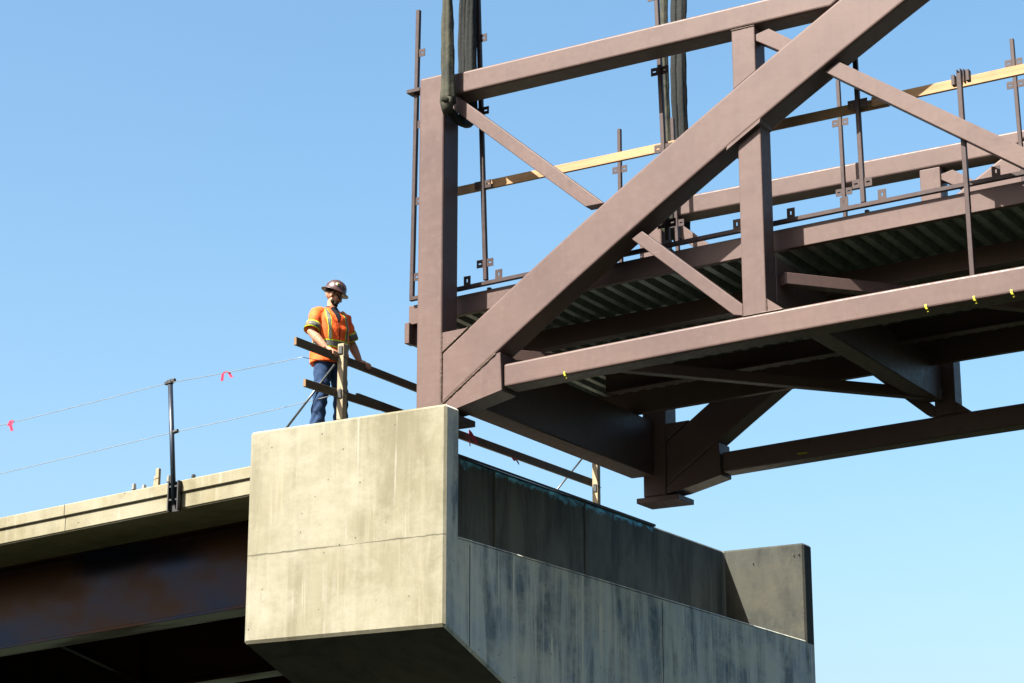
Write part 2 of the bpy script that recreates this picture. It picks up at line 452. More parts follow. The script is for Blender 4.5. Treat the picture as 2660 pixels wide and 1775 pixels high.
# chamfer strip joints on the seat-beam face
for yj in (20.30, 24.9):
    bm = box(PX1 - 0.001, PX1 + 0.0025, yj, yj + 0.012, 5.07 - 0.387 * (yj - PY0) + 0.03, SEAT - 0.03)
    finish('form_joint', bm, M_CONC_DK, pier)
# rubber lip and primer band along the top of the back wall
bm = box(XB - 0.05, XB + 0.03, PY0 + 0.30, 27.22, TOP - 0.012, TOP + 0.022, 0.004, 1)
finish('rubber_lip', bm, M_RUBBER, pier)
for yj in (22.9, 25.2):
    bm = box(XB - 0.001, XB + 0.010, yj, yj + 0.035, SEAT + 0.01, TOP - 0.03)
    finish('wall_joint', bm, M_CONC_DK, pier)
# form-tie stubs on the far cheek wall
for (x, z) in ((-13.45, 7.28), (-12.80, 7.34), (-12.72, 7.35)):
    bm = tube([(x, PY1 - 0.30, z), (x + 0.01, PY1 - 0.335, z - 0.01)], 0.008, 8)
    finish('form_tie', bm, M_BRASS, pier)

# ------------------------------------------------------------------ approach span on the left
span = thing('approach_span', (-27, 24.8, 0), 'weathering steel girder span with pale concrete deck edge running into the pier', 'bridge deck')
GR = 0.0565; XA, XL = -15.325, -42.0
def dz(x, z): return z + GR * (x - XA)
def sl(yA, yB, zA, zB, name, mt, r=0.0, x0=XL, x1=XA, parent=span, kind=None):
    poly = [(x0, dz(x0, zA)), (x1, dz(x1, zA)), (x1, dz(x1, zB)), (x0, dz(x0, zB))]
    return finish(name, prism(poly, yA, yB, 'Y', r, 1), mt, parent, kind=kind)
sl(20.17, 20.60, 7.072, 7.220, 'upper_fascia_band', M_CONC_DECK, 0.012)
sl(20.20, 20.60, 6.890, 7.0715, 'lower_fascia_band', M_CONC_DECK, 0.006)
sl(20.60, 29.35, 6.905, 7.200, 'deck_slab', M_CONC_DECK)
sl(20.215, 21.31, 6.878, 6.889, 'overhang_soffit', M_CONC_DECK)
for xj in (-18.42, -23.0, -27.6, -32.2):
    for (ya, za, zb) in ((20.1685, 7.078, 7.214), (20.1985, 6.894, 7.066)):
        finish('fascia_joint', prism([(xj, dz(xj, za)), (xj + 0.010, dz(xj, za)), (xj + 0.010, dz(xj, zb)), (xj, dz(xj, zb))], ya, ya + 0.01, 'Y'), M_CONC_DK, span)
for yg in (21.40, 25.45, 28.4):
    gd = sl(yg - 0.010, yg + 0.010, 5.845, 6.86, 'girder_web', M_WEATH)
    sl(yg - 0.22, yg + 0.22, 5.802, 5.844, 'bottom_flange', M_WEATH, 0.004, parent=gd)
    sl(yg - 0.20, yg + 0.20, 6.8605, 6.895, 'top_flange', M_WEATH, parent=gd)
    for k in range(7):
        x = -17.9 - 3.6 * k
        f = finish('stiffener', box(x - 0.008, x + 0.008, yg - (0.14 if yg > 22 else -0.011), yg + 0.14, dz(x, 5.85), dz(x, 6.85)), M_WEATH, gd)
for k in range(6):
    x = -17.95 - 3.6 * k
    for (ya, yb) in ((21.5, 25.35), (25.55, 28.3)):
        finish('cross_brace', bar((x, ya, dz(x, 5.98)), (x, yb, dz(x, 6.72)), 0.09, 0.09), M_WEATH, span)
        finish('cross_brace', bar((x + 0.1, ya, dz(x, 6.72)), (x + 0.1, yb, dz(x, 5.98)), 0.09, 0.09), M_WEATH, span)

# small concrete-edge debris: wooden stake and anchor studs
bm = bmesh.new()
bar((-17.235, 20.50, 7.08), (-17.225, 20.49, 7.42), 0.045, 0.05, (1, 0, 0), 0.006, bm)
bar((-17.285, 20.49, 7.08), (-17.262, 20.50, 7.33), 0.04, 0.03, (1, 0, 0), 0.006, bm)
tag(finish('timber_stake', bm, M_OLDW_Z), 'stubby split timber stake standing on the deck edge left of the guard post', 'stake')
for i, (x, h, lab) in enumerate(((-17.52, 0.16, 'leftmost grey anchor stud on the deck edge, left of the timber stake'),
                                 (-17.36, 0.12, 'short anchor stud on the deck edge, just left of the timber stake'),
                                 (-16.98, 0.17, 'anchor stud on the deck edge between the timber stake and the guard post'),
                                 (-16.60, 0.12, 'anchor stud on the deck edge just right of the guard post'))):
    z = dz(x, 7.21)
    bm = tube([(x, 20.4, z - 0.03), (x, 20.4, z + h * 0.6)], 0.016, 8)
    tube([(x, 20.4, z + h * 0.55), (x, 20.4, z + h)], [0.032, 0.024], 6, bm)
    tag(finish('anchor_stud', bm, M_BRASS), lab, 'stud', 'anchor studs along the deck edge')

# ------------------------------------------------------------------ steel truss span
truss = thing('steel_truss_span', (-9.0, 23.0, 7.42), 'brown painted steel arch truss bridge span hanging from slings above the pier seat', 'truss bridge')

def zct(x):                                   # bottom chord, top edge (cambered)
    t = x + 12.185
    if t > 6.0:
        u = t - 6.0
        return 8.18 + 0.015 * u * (1 - u / 42.0)
    return 8.0 + 0.045 * t - 0.0025 * t * t
def zau(x):                                   # arch rib, upper edge
    s = x + 12.41
    return 8.63 + 0.69 * s - 0.0125 * s * s
AG = 0.60
def frange(a, b, st):
    n = max(1, int(round((b - a) / st)))
    return [a + (b - a) * i / n for i in range(n + 1)]

def bead(pts, r=0.010, parent=None):
    q = []
    for a, b_ in zip(pts[:-1], pts[1:]):
        a, b_ = Vector(a), Vector(b_); n = max(2, int((b_ - a).length / 0.022))
        for i in range(n): q.append(a.lerp(b_, i / n))
    q.append(Vector(pts[-1]))
    rad = [r * random.uniform(0.6, 1.2) for _ in q]
    return finish('weld_bead', tube(q, rad, 8), M_WELD, parent, smooth=False)

XE = 42.0
def build_truss(Y, dx, near):
    S = lambda poly: [(x + dx, z) for (x, z) in poly]
    xe = XE
    def P(name, poly, y0, y1, r=0.028, seg=3, mt=M_STEEL):
        return finish(name, prism(S(poly), Y + y0, Y + y1, 'Y', r, seg), mt, truss)
    post = P('end_post', [(-13.335, 7.5), (-12.995, 7.5), (-12.995, 11.61), (-13.335, 11.61)], 0, 0.34)
    # arch rib: box section following the curve
    xs = frange(-12.992, xe, 0.55)
    arch = P('arch_rib', [(x, zau(x)) for x in xs] + [(x, zau(x) - AG) for x in xs[::-1]], 0.0, 0.335, 0.03)
    # end gussets, flush with the post and rib, welded all round
    xk = -12.65
    g1 = P('gusset_plate', [(-12.992, zau(-12.992) + 0.008), (xk, zau(xk) + 0.010), (-12.992, 8.465)], 0.003, 0.33, 0.006, 1)
    g2 = P('gusset_plate', [(-12.992, zau(-12.992) - AG - 0.006), (-12.27, zau(-12.27) - AG - 0.006), (-12.225, 8.13), (-12.205, 7.69), (-12.79, 7.555), (-12.992, 7.53)], 0.003, 0.33, 0.006, 1)
    if near:
        yw = Y + 0.001
        bead([(-12.994, yw, 8.46), (-12.994, yw, 8.0), (-12.994, yw, 7.55)], parent=g2)
        bead([(-12.985, yw, zau(-12.985) + 0.006), (xk, yw, zau(xk) + 0.008)], 0.012, g1)
        bead([(-12.985, yw, zau(-12.985) - AG), (-12.28, yw, zau(-12.28) - AG)], 0.012, g2)
    # bottom chord, recessed a little behind the gusset
    xs = frange(-12.21, xe, 1.0)
    P('bottom_chord', [(x, zct(x)) for x in xs] + [(x, zct(x) - 0.266) for x in xs[::-1]], 0.045, 0.335)
    # top chord
    ft = lambda x: 11.582 + 0.006 * (x + 12.76)
    P('top_chord', [(-12.993, ft(-12.99)), (-7.745, ft(-7.9)), (-8.165, ft(-8.3) - 0.268), (-12.993, ft(-12.99) - 0.268)], 0.012, 0.33)
    # verticals
    def vert(x0, x1, top=True):
        lo0, lo1 = zct(x0) + 0.001, zct(x1) + 0.001
        P('vertical_post', [(x0, lo0), (x1, lo1), (x1, zau(x1) - AG - 0.035), (x0, zau(x0) - AG - 0.035)], 0.05, 0.31, 0.012, 2)
        P('head_plate', [(x0 - 0.11, zau(x0 - 0.11) - AG - 0.036), (x1 + 0.02, zau(x1 + 0.02) - AG - 0.036), (x1 + 0.03, zau(x1 + 0.03) - AG + 0.006), (x0 - 0.10, zau(x0 - 0.10) - AG + 0.006)], -0.012, 0.30, 0.003, 1)
        kn = P('knee_plate', [(x1 + 0.002, lo1 + 0.15), (x1 + 0.19, zct(x1 + 0.19) + 0.002), (x1 + 0.002, lo1 + 0.001)], 0.055, 0.30, 0.003, 1)
        if near:
            bead([(x0, Y + 0.048, lo0 + 0.003), (x1 + 0.18, Y + 0.048, zct(x1 + 0.18) + 0.003)], 0.008, kn)
            bead([(x1 + 0.003, Y + 0.05, lo1 + 0.01), (x1 + 0.003, Y + 0.05, lo1 + 0.15)], 0.008, kn)
    vert(-9.30, -9.03)
    for k in range(1, 12): vert(-9.30 + 4.15 * k, -9.03 + 4.15 * k)
    up = P('vertical_post', [(-9.33, zau(-9.33) + 0.002), (-9.055, zau(-9.055) + 0.002), (-9.055, ft(-9.05) - 0.27), (-9.33, ft(-9.33) - 0.27)], 0.03, 0.29, 0.012, 2)
    if near:
        bead([(-9.33, Y + 0.028, ft(-9.33) - 0.272), (-9.055, Y + 0.028, ft(-9.05) - 0.272)], 0.008, up)
    # diagonals (flat bars in two lengths either side of the rib)
    f1 = lambda x: 11.229 - 0.866 * (x + 12.75)
    P('diagonal_brace', [(-12.993, f1(-12.993)), (-10.93, f1(-10.93)), (-11.16, f1(-11.16) - 0.200), (-12.993, f1(-12.993) - 0.205)], 0.05, 0.20, 0.008, 2)
    P('diagonal_brace', [(-10.47, f1(-10.47)), (-9.302, f1(-9.302)), (-9.302, f1(-9.302) - 0.12), (-9.41, f1(-9.41) - 0.190), (-10.60, f1(-10.60) - 0.180)], 0.06, 0.20, 0.008, 2)
    f2 = lambda x: 10.73 - 0.693 * (x + 8.131)
    P('diagonal_brace', [(-9.053, 11.235), (-8.90, 11.27), (-8.42, f2(-8.42)), (-8.66, f2(-8.66) - 0.19), (-9.053, 11.16)], 0.05, 0.20, 0.008, 2)
    P('diagonal_brace', [(-8.12, f2(-8.12)), (-5.152, f2(-5.152)), (-5.152, f2(-5.152) - 0.25), (-8.28, f2(-8.28) - 0.195)], 0.06, 0.20, 0.008, 2)
    for k in range(1, 11):
        xa, xb = -9.028 + 4.15 * k, -9.302 + 4.15 * (k + 1)
        za, zb = zau(xa) - AG - 0.06, zct(xb) + 0.45
        if k > 5: xa, xb, za, zb = xa, xb, zct(xa) + 0.45, zau(xb) - AG - 0.06
        P('diagonal_brace', [(xa, za), (xb, zb), (xb, zb - 0.22), (xa, za - 0.22)], 0.06, 0.20, 0.008, 2)
    # bearing plate under the post
    bm = box(-13.42 + dx, -12.80 + dx, Y - 0.03, Y + 0.42, 7.43, 7.499, 0.004, 1)
    finish('bearing_plate', bm, M_STEEL, truss)

YN, YR = 20.25, 25.45
build_truss(YN, 0.0, True)
build_truss(YR, 0.17, False)

# floor beams, laterals, stringers
finish('end_floor_beam', box(-13.33, -13.0, YN + 0.345, YR - 0.005, 7.78, 8.52, 0.012), M_STEEL, truss)
for x in [-9.29 + 4.15 * k for k in range(12)]:
    zz = zct(x) + 0.18
    finish('floor_beam', box(x + 0.02, x + 0.27, YN + 0.32, YR + 0.04, zz, zz + 0.50, 0.01), M_STEEL, truss)
for (a, b_, z) in (((-12.9, 20.66), (-9.02, 25.40), 8.32), ((-8.98, 20.62), (-5.0, 25.40), 8.55), ((-4.8, 20.62), (-1.0, 25.40), 8.6)) + tuple(((-4.83 + 4.15 * k, 20.62), (-0.85 + 4.15 * k, 25.40), 8.62) for k in range(1, 10)):
    finish('lateral_brace', bar((a[0], a[1], z), (b_[0], b_[1], z + 0.02), 0.13, 0.13, r=0.008), M_STEEL, truss)

def zd(x):                                    # deck-level camber (edge beam bottom)
    t = x + 13.2
    if t > 7.0:
        u = t - 7.0
        return 9.0179 + 0.0184 * u * (1 - u / 44.0)
    return 8.845 + 0.031 * t - 0.0009 * t * t
def long_bar(name, x0, x1, y0, y1, za, zb, mt=M_STEEL, r=0.006, step=0.8):
    xs = frange(x0, x1, step)
    return finish(name, prism([(x, zd(x) + za) for x in xs] + [(x, zd(x) + zb) for x in xs[::-1]], y0, y1, 'Y', r, 2), mt, truss)
long_bar('edge_beam', -13.84, XE, 20.85, 20.93, 0.0, 0.232)
long_bar('edge_beam', -13.66, XE, 25.12, 25.20, -0.29, 0.232)
for ys in (21.95, 23.05, 24.15):
    st = long_bar('stringer_web', -13.0, XE, ys - 0.006, ys + 0.006, -0.235, -0.002, r=0)
    lb = finish('stringer_flange', prism([(x, zd(x) - 0.252) for x in frange(-13.0, XE, 0.8)] + [(x, zd(x) - 0.237) for x in frange(-13.0, XE, 0.8)[::-1]], ys - 0.075, ys + 0.075, 'Y'), M_STEEL, st)
finish('deck_end_channel', box(-13.86, -13.76, 20.935, 25.11, 8.60, 8.95, 0.006), M_STEEL, truss)
finish('deck_end_channel', box(-13.865, -13.80, 20.80, 20.932, 8.59, 8.84, 0.004, 1), M_STEEL, truss)

# corrugated deck sheets, one per panel
def deck_sheet():
    bm = bmesh.new(); pitch = 0.2045; w = pitch * 3; h = 0.085
    prof = []
    for k in range(3):
        x = k * pitch
        prof += [(x, 0.0), (x + 0.075, 0.0), (x + 0.100, h), (x + 0.180, h)]
    prof.append((w, 0.0))
    pv = None
    for (x, z) in prof:
        a = bm.verts.new((x, 20.915, z)); c = bm.verts.new((x, 25.135, z))
        if pv: bm.faces.new((pv[0], a, c, pv[1]))
        pv = (a, c)
    return bm, w
bm, W = deck_sheet()
first = None; x = -13.74
while x < XE - 0.7:
    if first is None:
        first = finish('deck_sheet', bm, M_GALV, truss); o = first
    else:
        o = first.copy(); COL.objects.link(o); o.parent = truss; o.matrix_parent_inverse = first.matrix_parent_inverse.copy()
    o.location = (x, 0, zd(x + W / 2) + 0.004)
    o.rotation_euler = (0, -math.atan2(zd(x + W) - zd(x), W), 0)
    x += W

# railing posts with slotted clips, toe rail with lugs
def slot_plate(cx, cz, y, w=0.085, h=0.095, vert=False, t=0.008, bm=None):
    sw, sh = (0.009, 0.02) if vert else (0.02, 0.009)
    b = bmesh.new()
    xs = [-w / 2, -sw, sw, w / 2]; zs = [-h / 2, -sh, sh, h / 2]
    for s in (0, t):
        v = [[b.verts.new((cx + xx, y + s, cz + z)) for xx in xs] for z in zs]
        for i in range(3):
            for j in range(3):
                if i == 1 and j == 1: continue
                q = (v[i][j], v[i][j + 1], v[i + 1][j + 1], v[i + 1][j])
                b.faces.new(q if s else q[::-1])
        if s == 0: v0 = v
    def wall(loop0, loop1):
        for k in range(len(loop0)):
            b.faces.new((loop0[k], loop0[(k + 1) % len(loop0)], loop1[(k + 1) % len(loop0)], loop1[k]))
    out = [(0, 0), (0, 1), (0, 2), (0, 3), (1, 3), (2, 3), (3, 3), (3, 2), (3, 1), (3, 0), (2, 0), (1, 0)]
    inn = [(1, 1), (1, 2), (2, 2), (2, 1)]
    wall([v0[i][j] for i, j in out], [v[i][j] for i, j in out])
    wall([v0[i][j] for i, j in inn], [v[i][j] for i, j in inn])
    return merge(bm, b)

def rail_post(x0, x1, Y, ztop, zbot, levels, sides=(-1, 1)):
    p = finish('railing_post', bar((x0, Y, zbot), (x1, Y, ztop), 0.05, 0.05, (0, 1, 0), 0.006), M_RAILST, truss)
    for z in levels:
        t = (z - zbot) / (ztop - zbot); xc = x0 + (x1 - x0) * t
        for s in sides:
            finish('slotted_clip', slot_plate(xc + s * 0.068, z, Y - 0.012), M_RAILST, p)
    return p
ZT = 12.78
p0 = rail_post(-13.765, -13.72, 20.80, ZT, 9.13, (12.21, 11.29, 10.32, 9.38), (1,))
finish('bracket_plate', box(-13.83, -13.64, 20.72, 20.86, 11.69, 11.735, 0.003, 1), M_RAILST, p0)
rail_post(-12.750, -12.872, 20.80, ZT, 9.19, (12.21, 11.28, 10.36, 9.395))
rail_post(-10.402, -10.50, 20.80, ZT, 9.27, (12.21, 11.29, 10.36, 9.47))
rail_post(-8.105, -8.15, 20.80, ZT, 9.30, (12.21, 11.30, 10.415, 9.52))
rail_post(-5.80, -5.84, 20.80, ZT, 9.36, (12.21, 11.30, 10.43, 9.54))
rail_post(-3.50, -3.54, 20.80, ZT, 9.38, (12.21, 11.30, 10.43, 9.55))
rail_post(-13.31, -13.31, 25.20, 12.62, 9.0, (12.03, 11.12, 10.2, 9.3))
rail_post(-12.42, -12.50, 25.20, 12.62, 9.05, (12.05, 11.11, 10.2, 9.3))
rail_post(-10.05, -10.095, 25.20, 12.66, 9.08, (12.07, 11.12, 10.2, 9.4))
rail_post(-7.70, -7.765, 25.20, 12.72, 9.14, (12.40, 12.11, 11.15, 10.3))
rail_post(-5.40, -5.44, 25.20, 12.75, 9.14, (12.11, 11.15, 10.3))
# short upright standing on the near bottom chord, its head clamped to the board
sp = finish('clamp_upright', bar((-6.842, 20.42, zct(-6.84) + 0.001), (-6.862, 20.42, 10.36), 0.05, 0.05, (0, 1, 0), 0.005), M_RAILST, truss)
for (x, z, w, hh) in ((-6.925, 10.295, 0.018, 0.055), (-6.880, 10.320, 0.006, 0.080), (-6.846, 10.326, 0.006, 0.080), (-6.812, 10.322, 0.006, 0.072), (-6.772, 10.320, 0.018, 0.060)):
    finish('clamp_plate', box(x - w, x + w, 20.40, 20.47, z - hh, z + hh, 0.003, 1), M_RAILST, sp)
for (y0, x0) in ((20.775, -13.79), (25.175, -13.4)):
    xs = frange(x0, XE, 0.8)
    tr = finish('toe_rail', prism([(x, zd(x) + 0.268) for x in xs] + [(x, zd(x) + 0.316) for x in xs[::-1]], y0, y0 + 0.05, 'Y', 0.005, 1), M_RAILST, truss)
    if y0 < 22:
        for xl in (-13.0, -12.574, -9.564, -8.93, -8.32, -7.895, -6.661, -5.2, -4.1, -2.9):
            finish('rail_lug', slot_plate(xl, zd(xl) + 0.316 + 0.055, y0 + 0.016, 0.09, 0.11, True), M_RAILST, tr)
    else:
        for xl in (-12.2, -11.1, -9.2, -7.4):
            finish('rail_lug', slot_plate(xl, zd(xl) + 0.316 + 0.055, y0 + 0.016, 0.09, 0.11, True), M_RAILST, tr)
        for xl in (-12.9, -11.4, -10.0, -8.4):
            finish('rail_foot', box(xl, xl + 0.03, y0 + 0.01, y0 + 0.04, zd(xl) + 0.234, zd(xl) + 0.27), M_RAILST, tr)
for xl in (-12.75, -10.40, -8.1, -5.8):
    finish('rail_foot', box(xl - 0.02, xl + 0.02, 20.858, 20.90, zd(xl) + 0.2325, zd(xl) + 0.26), M_RAILST, truss)

# fresh timber boards clipped along the near railing
def board(x0, x1, y0, za, zb, h, lab):
    poly = [(x0, za), (x1, zb), (x1, zb + h), (x0, za + h)]
    o = finish('timber_board', prism(poly, y0, y0 + 0.038, 'Y', 0.004, 1), M_PINE)
    return tag(o, lab, 'board', 'fresh boards clipped along the railing')
board(-13.18, -10.30, 20.832, 10.312, 10.339, 0.106, 'leftmost pale pine board clipped to the railing posts above the pier end')
board(-10.42, -7.80, 20.872, 10.334, 10.356, 0.108, 'middle pale pine board on the railing, crossing behind the arch rib')
board(-7.98, -4.6, 20.832, 10.366, 10.414, 0.108, 'rightmost pale pine board on the railing beneath the open sky')

# yellow tape tags under the chords
def tape(name_lab, x, y, z, dx=0.03):
    bm = bmesh.new()
    pts = [(x, y, z + 0.040), (x + 0.003, y - 0.006, z + 0.012), (x + dx * 0.4, y - 0.004, z - 0.010), (x + dx * 0.7, y + 0.012, z - 0.022), (x + dx * 0.5, y + 0.016, z - 0.036)]
    pv = None
    for i, p in enumerate(pts):
        w = 0.012 if i < 3 else 0.008
        a = bm.verts.new((p[0] - w, p[1], p[2])); c = bm.verts.new((p[0] + w, p[1] - 0.003, p[2]))
        if pv: bm.faces.new((pv[0], a, c, pv[1]))
        pv = (a, c)
    o = finish('tape_tag', bm, M_YEL)
    md = o.modifiers.new('t', 'SOLIDIFY'); md.thickness = 0.003
    tag(o, name_lab, 'tape', 'yellow tape tags under the steel chords')
for (x, lab) in ((-11.43, 'yellow tape tag under the near bottom chord beside the end gusset'),
                 (-7.30, 'yellow tape tag under the near bottom chord, first of three at the right'),
                 (-6.80, 'yellow tape tag under the near bottom chord, middle of three at the right'),
                 (-6.42, 'yellow tape tag under the near bottom chord, rightmost of three')):
    tape(lab, x, YN + 0.036, zct(x) - 0.268)
o = finish('tape_tag', box(-10.97, -10.84, YR + 0.030, YR + 0.043, 7.84, 7.86), M_YEL)
tag(o, 'flat yellow tape strip stuck on the far bottom chord', 'tape', 'yellow tape tags under the steel chords')

# ------------------------------------------------------------------ lifting slings
def sling(x, yf, yb, zlow, lab, seed):
    rng = random.Random(seed)
    t = thing('lifting_sling', (x, (yf + yb) / 2, zlow), lab, 'sling', 'lifting slings round the top chords')
    ph = [rng.uniform(0, 6.28) for _ in range(6)]
    def lob(i, a):
        return 1 + 0.13 * math.sin(3 * a + ph[0] + 0.6 * math.sin(i * 0.21)) + 0.10 * math.sin(5 * a + ph[1] + 0.9 * math.sin(i * 0.17 + 1)) + 0.05 * math.sin(i * 1.3 + 2 * a + ph[2]) + 0.03 * math.sin(i * 2.9 + 3 * a)
    ztop = 16.5
    def leg(xc, y, r, z0, name, mt=M_SLING, wob=0.012):
        n = int((ztop - z0) / 0.09); pts = []; rad = []
        for i in range(n + 1):
            z = z0 + (ztop - z0) * i / n
            pts.append((xc + 0.025 * (z - z0) * 0.2 + wob * math.sin(z * 2.1 + ph[3] + y), y + wob * math.sin(z * 1.7 + ph[4]), z))
            rad.append(r * (max(0.62, 1.04 - 0.26 * (z - z0)) if name == 'front_leg' else 1.0) * (1 + 0.05 * math.sin(z * 5.1 + ph[5])))
        return finish(name, tube(pts, rad, 28, None, lob), mt, t, smooth=True)
    leg(x, yf, 0.078, zlow + 0.24, 'front_leg')
    # frayed cuff at the foot of the sleeve
    pts = [(x, yf, zlow + 0.30), (x, yf, zlow + 0.24), (x, yf + 0.005, zlow + 0.19), (x, yf + 0.03, zlow + 0.13)]
    finish('cuff', tube(pts, [0.081, 0.086, 0.068, 0.052], 20, None, lambda i, a: 1 + 0.16 * math.sin(4 * a + i * 1.3 + ph[1])), M_SLING, t, smooth=True)
    # the bight under the chord
    pts = []
    for i in range(17):
        a = math.pi * i / 16
        pts.append((x + 0.02 * math.sin(a), (yf + yb) / 2 - (yb - yf) / 2 * math.cos(a), zlow + 0.24 - 0.13 * math.sin(a)))
    finish('bight', tube(pts, 0.050, 18, None, lambda i, a: 1 + 0.12 * math.sin(4 * a + i * 0.5)), M_SLING_DK, t, smooth=True)
    leg(x - 0.115, yb + 0.01, 0.055, zlow + 0.22, 'back_leg', M_SLING_DK)
    leg(x - 0.025, yb + 0.03, 0.062, zlow + 0.22, 'back_leg', M_SLING_DK)
    leg(x - 0.07, yb + 0.10, 0.062, zlow + 0.24, 'back_leg', M_SLING_DK)
    return t
sling(-12.875, 20.135, 20.665, 10.92, 'olive fabric lifting sling looped round the near end of the top chord', 1)
sling(-12.67, 25.335, 25.88, 10.92, 'olive fabric lifting sling hanging behind the arch, round the far top chord', 4)

# ------------------------------------------------------------------ deck edge guard post and cables
gp = thing('guard_post', (-16.66, 20.12, 6.78), 'blue-grey steel pipe guard post bracketed to the deck edge', 'post')
finish('pipe', tube([(-16.655, 20.12, 6.86), (-16.79, 20.12, 8.375)], 0.030, 16), M_PIPE, gp, smooth=True)
bm = tube([(-16.788, 20.12, 8.345), (-16.792, 20.12, 8.385)], 0.040, 14)
bar((-16.865, 20.12, 8.355), (-16.715, 20.12, 8.385), 0.05, 0.045, (0, 0, 1), 0.01, bm)
finish('post_cap', bm, M_BRACKET, gp)
finish('cable_clip', tube([(-16.70, 20.12, 7.735), (-16.64, 20.12, 7.745)], 0.024, 12), M_BRACKET, gp)
bm = box(-16.745, -16.730, 20.10, 20.168, 6.775, 7.125)
box(-16.600, -16.585, 20.10, 20.168, 6.775, 7.135, bm=bm)
box(-16.745, -16.585, 20.157, 20.169, 6.775, 7.13, bm=bm)
box(-16.729, -16.601, 20.11, 20.156, 6.90, 6.92, bm=bm)
box(-16.729, -16.601, 20.11, 20.156, 7.06, 7.08, bm=bm)
finish('bracket', bm, M_BRACKET, gp)

def cable(pts, r, lab):
    q = []
    for a, b_ in zip(pts[:-1], pts[1:]):
        a, b_ = Vector(a), Vector(b_); n = 14
        for i in range(n):
            t = i / n; p = a.lerp(b_, t); p.z -= 0.035 * 4 * t * (1 - t) * min(1, (b_ - a).length / 8); q.append(p)
    q.append(Vector(pts[-1]))
    return tag(finish('guard_cable', tube(q, r, 8), M_CABLE, smooth=True), lab, 'cable', 'guard cables strung from the deck post')
cable([(-38.0, 20.12, 7.10), (-27.5, 20.12, 7.70), (-16.795, 20.12, 8.36), (-14.42, 19.56, 8.215), (-14.40, 19.9, 8.25)], 0.004, 'upper pale guard cable strung over the guard post cap')
cable([(-38.0, 20.12, 6.45), (-27.5, 20.12, 7.06), (-16.72, 20.12, 7.735), (-14.42, 20.12, 7.885)], 0.004, 'lower pale guard cable clipped halfway up the guard post')

# ------------------------------------------------------------------ timber guardrail on the pier
XR = -14.35
gr = thing('timber_guardrail', (XR, 23.2, TOP), 'rough timber guardrail with two posts along the top of the pier', 'guardrail')
def gpost(y):
    p = finish('post', box(XR + 0.001, XR + 0.085, y, y + 0.088, TOP, 8.50, 0.005, 1), M_OLDW_Z, gr)
    for z in (8.34, 7.93):
        finish('wire_tie', tube([(XR + 0.088, y - 0.012, z), (XR + 0.089, y + 0.10, z - 0.012)], 0.004, 6), M_BRACKET, p)
    for z, s in ((8.42, 0.05), (7.90, 0.055)):
        finish('bracket', box(XR + 0.02, XR + 0.075, y - 0.016, y - 0.001, z - s, z + s, 0.006, 1), M_BRACKET, p)
    return p
gpost(20.145); gpost(26.22)
def rail(y0, y1, x0, za, zb, h, name):
    poly = [(y0, za), (y1, zb), (y1, zb + h), (y0, za + h)]
    o = finish(name, prism(poly, x0, x0 + 0.038, 'X', 0.004, 1), [M_OLDW_Y, M_ENDG], gr)
    for p in o.data.polygons:
        if abs(p.normal.y) > 0.8: p.material_index = 1
    return o
rail(19.35, 27.0, XR - 0.038, 8.300, 8.312, 0.094, 'top_rail')
rail(19.545, 21.05, XR - 0.038, 7.860, 7.905, 0.090, 'mid_rail')
rail(20.63, 26.50, XR - 0.078, 7.925, 7.955, 0.105, 'mid_rail')
finish('brace_rod', tube([(-14.41, 20.18, 8.27), (-14.935, 19.955, 7.505)], 0.014, 10), M_ROD, gr, smooth=True)
finish('brace_rod', tube([(-14.40, 26.12, 8.36), (-14.80, 25.55, 7.505)], 0.013, 10), M_ROD, gr, smooth=True)

def ribbon(pts, lab, w=0.022, axis=(1, 0, 0)):
    bm = bmesh.new(); pv = None; ax = Vector(axis) * w
    for i, p in enumerate(pts):
        a = bm.verts.new(Vector(p) - ax + Vector((0, 0.006 * (i % 2), 0))); c = bm.verts.new(Vector(p) + ax)
        if pv: bm.faces.new((pv[0], a, c, pv[1]))
        pv = (a, c)
    o = finish('flagging_ribbon', bm, M_PINK)
    md = o.modifiers.new('t', 'SOLIDIFY'); md.thickness = 0.003
    return tag(o, lab, 'ribbon', 'pink flagging ribbons')
ribbon([(-19.37, 20.11, 8.14), (-19.33, 20.10, 8.205), (-19.30, 20.10, 8.20), (-19.32, 20.09, 8.13), (-19.29, 20.09, 8.06)], 'pink ribbon knotted on the upper cable near the left edge', 0.024)
ribbon([(-15.81, 19.88, 8.195), (-15.795, 19.87, 8.275), (-15.755, 19.87, 8.30), (-15.71, 19.87, 8.285), (-15.66, 19.87, 8.215)], 'pink ribbon looped over the upper cable between guard post and worker', 0.019)
ribbon([(XR + 0.008, 23.00, 8.045), (XR + 0.012, 23.06, 8.02), (XR + 0.014, 23.14, 7.965), (XR + 0.012, 23.20, 7.935)], 'pink ribbon tied round the mid rail beside the pier cheek wall', 0.030, (0, 0, 1))
ribbon([(XR + 0.004, 23.02, 7.93), (XR + 0.008, 23.03, 7.86)], 'thin pink ribbon tail hanging below the mid rail beside the cheek wall', 0.012, (0, 1, 0))
ribbon([(XR - 0.03, 24.12, 7.935), (XR - 0.02, 24.15, 7.905), (XR - 0.02, 24.20, 7.925), (XR - 0.02, 24.28, 7.875)], 'small pink ribbon scrap hanging below the middle of the mid rail', 0.016, (0, 0, 1))

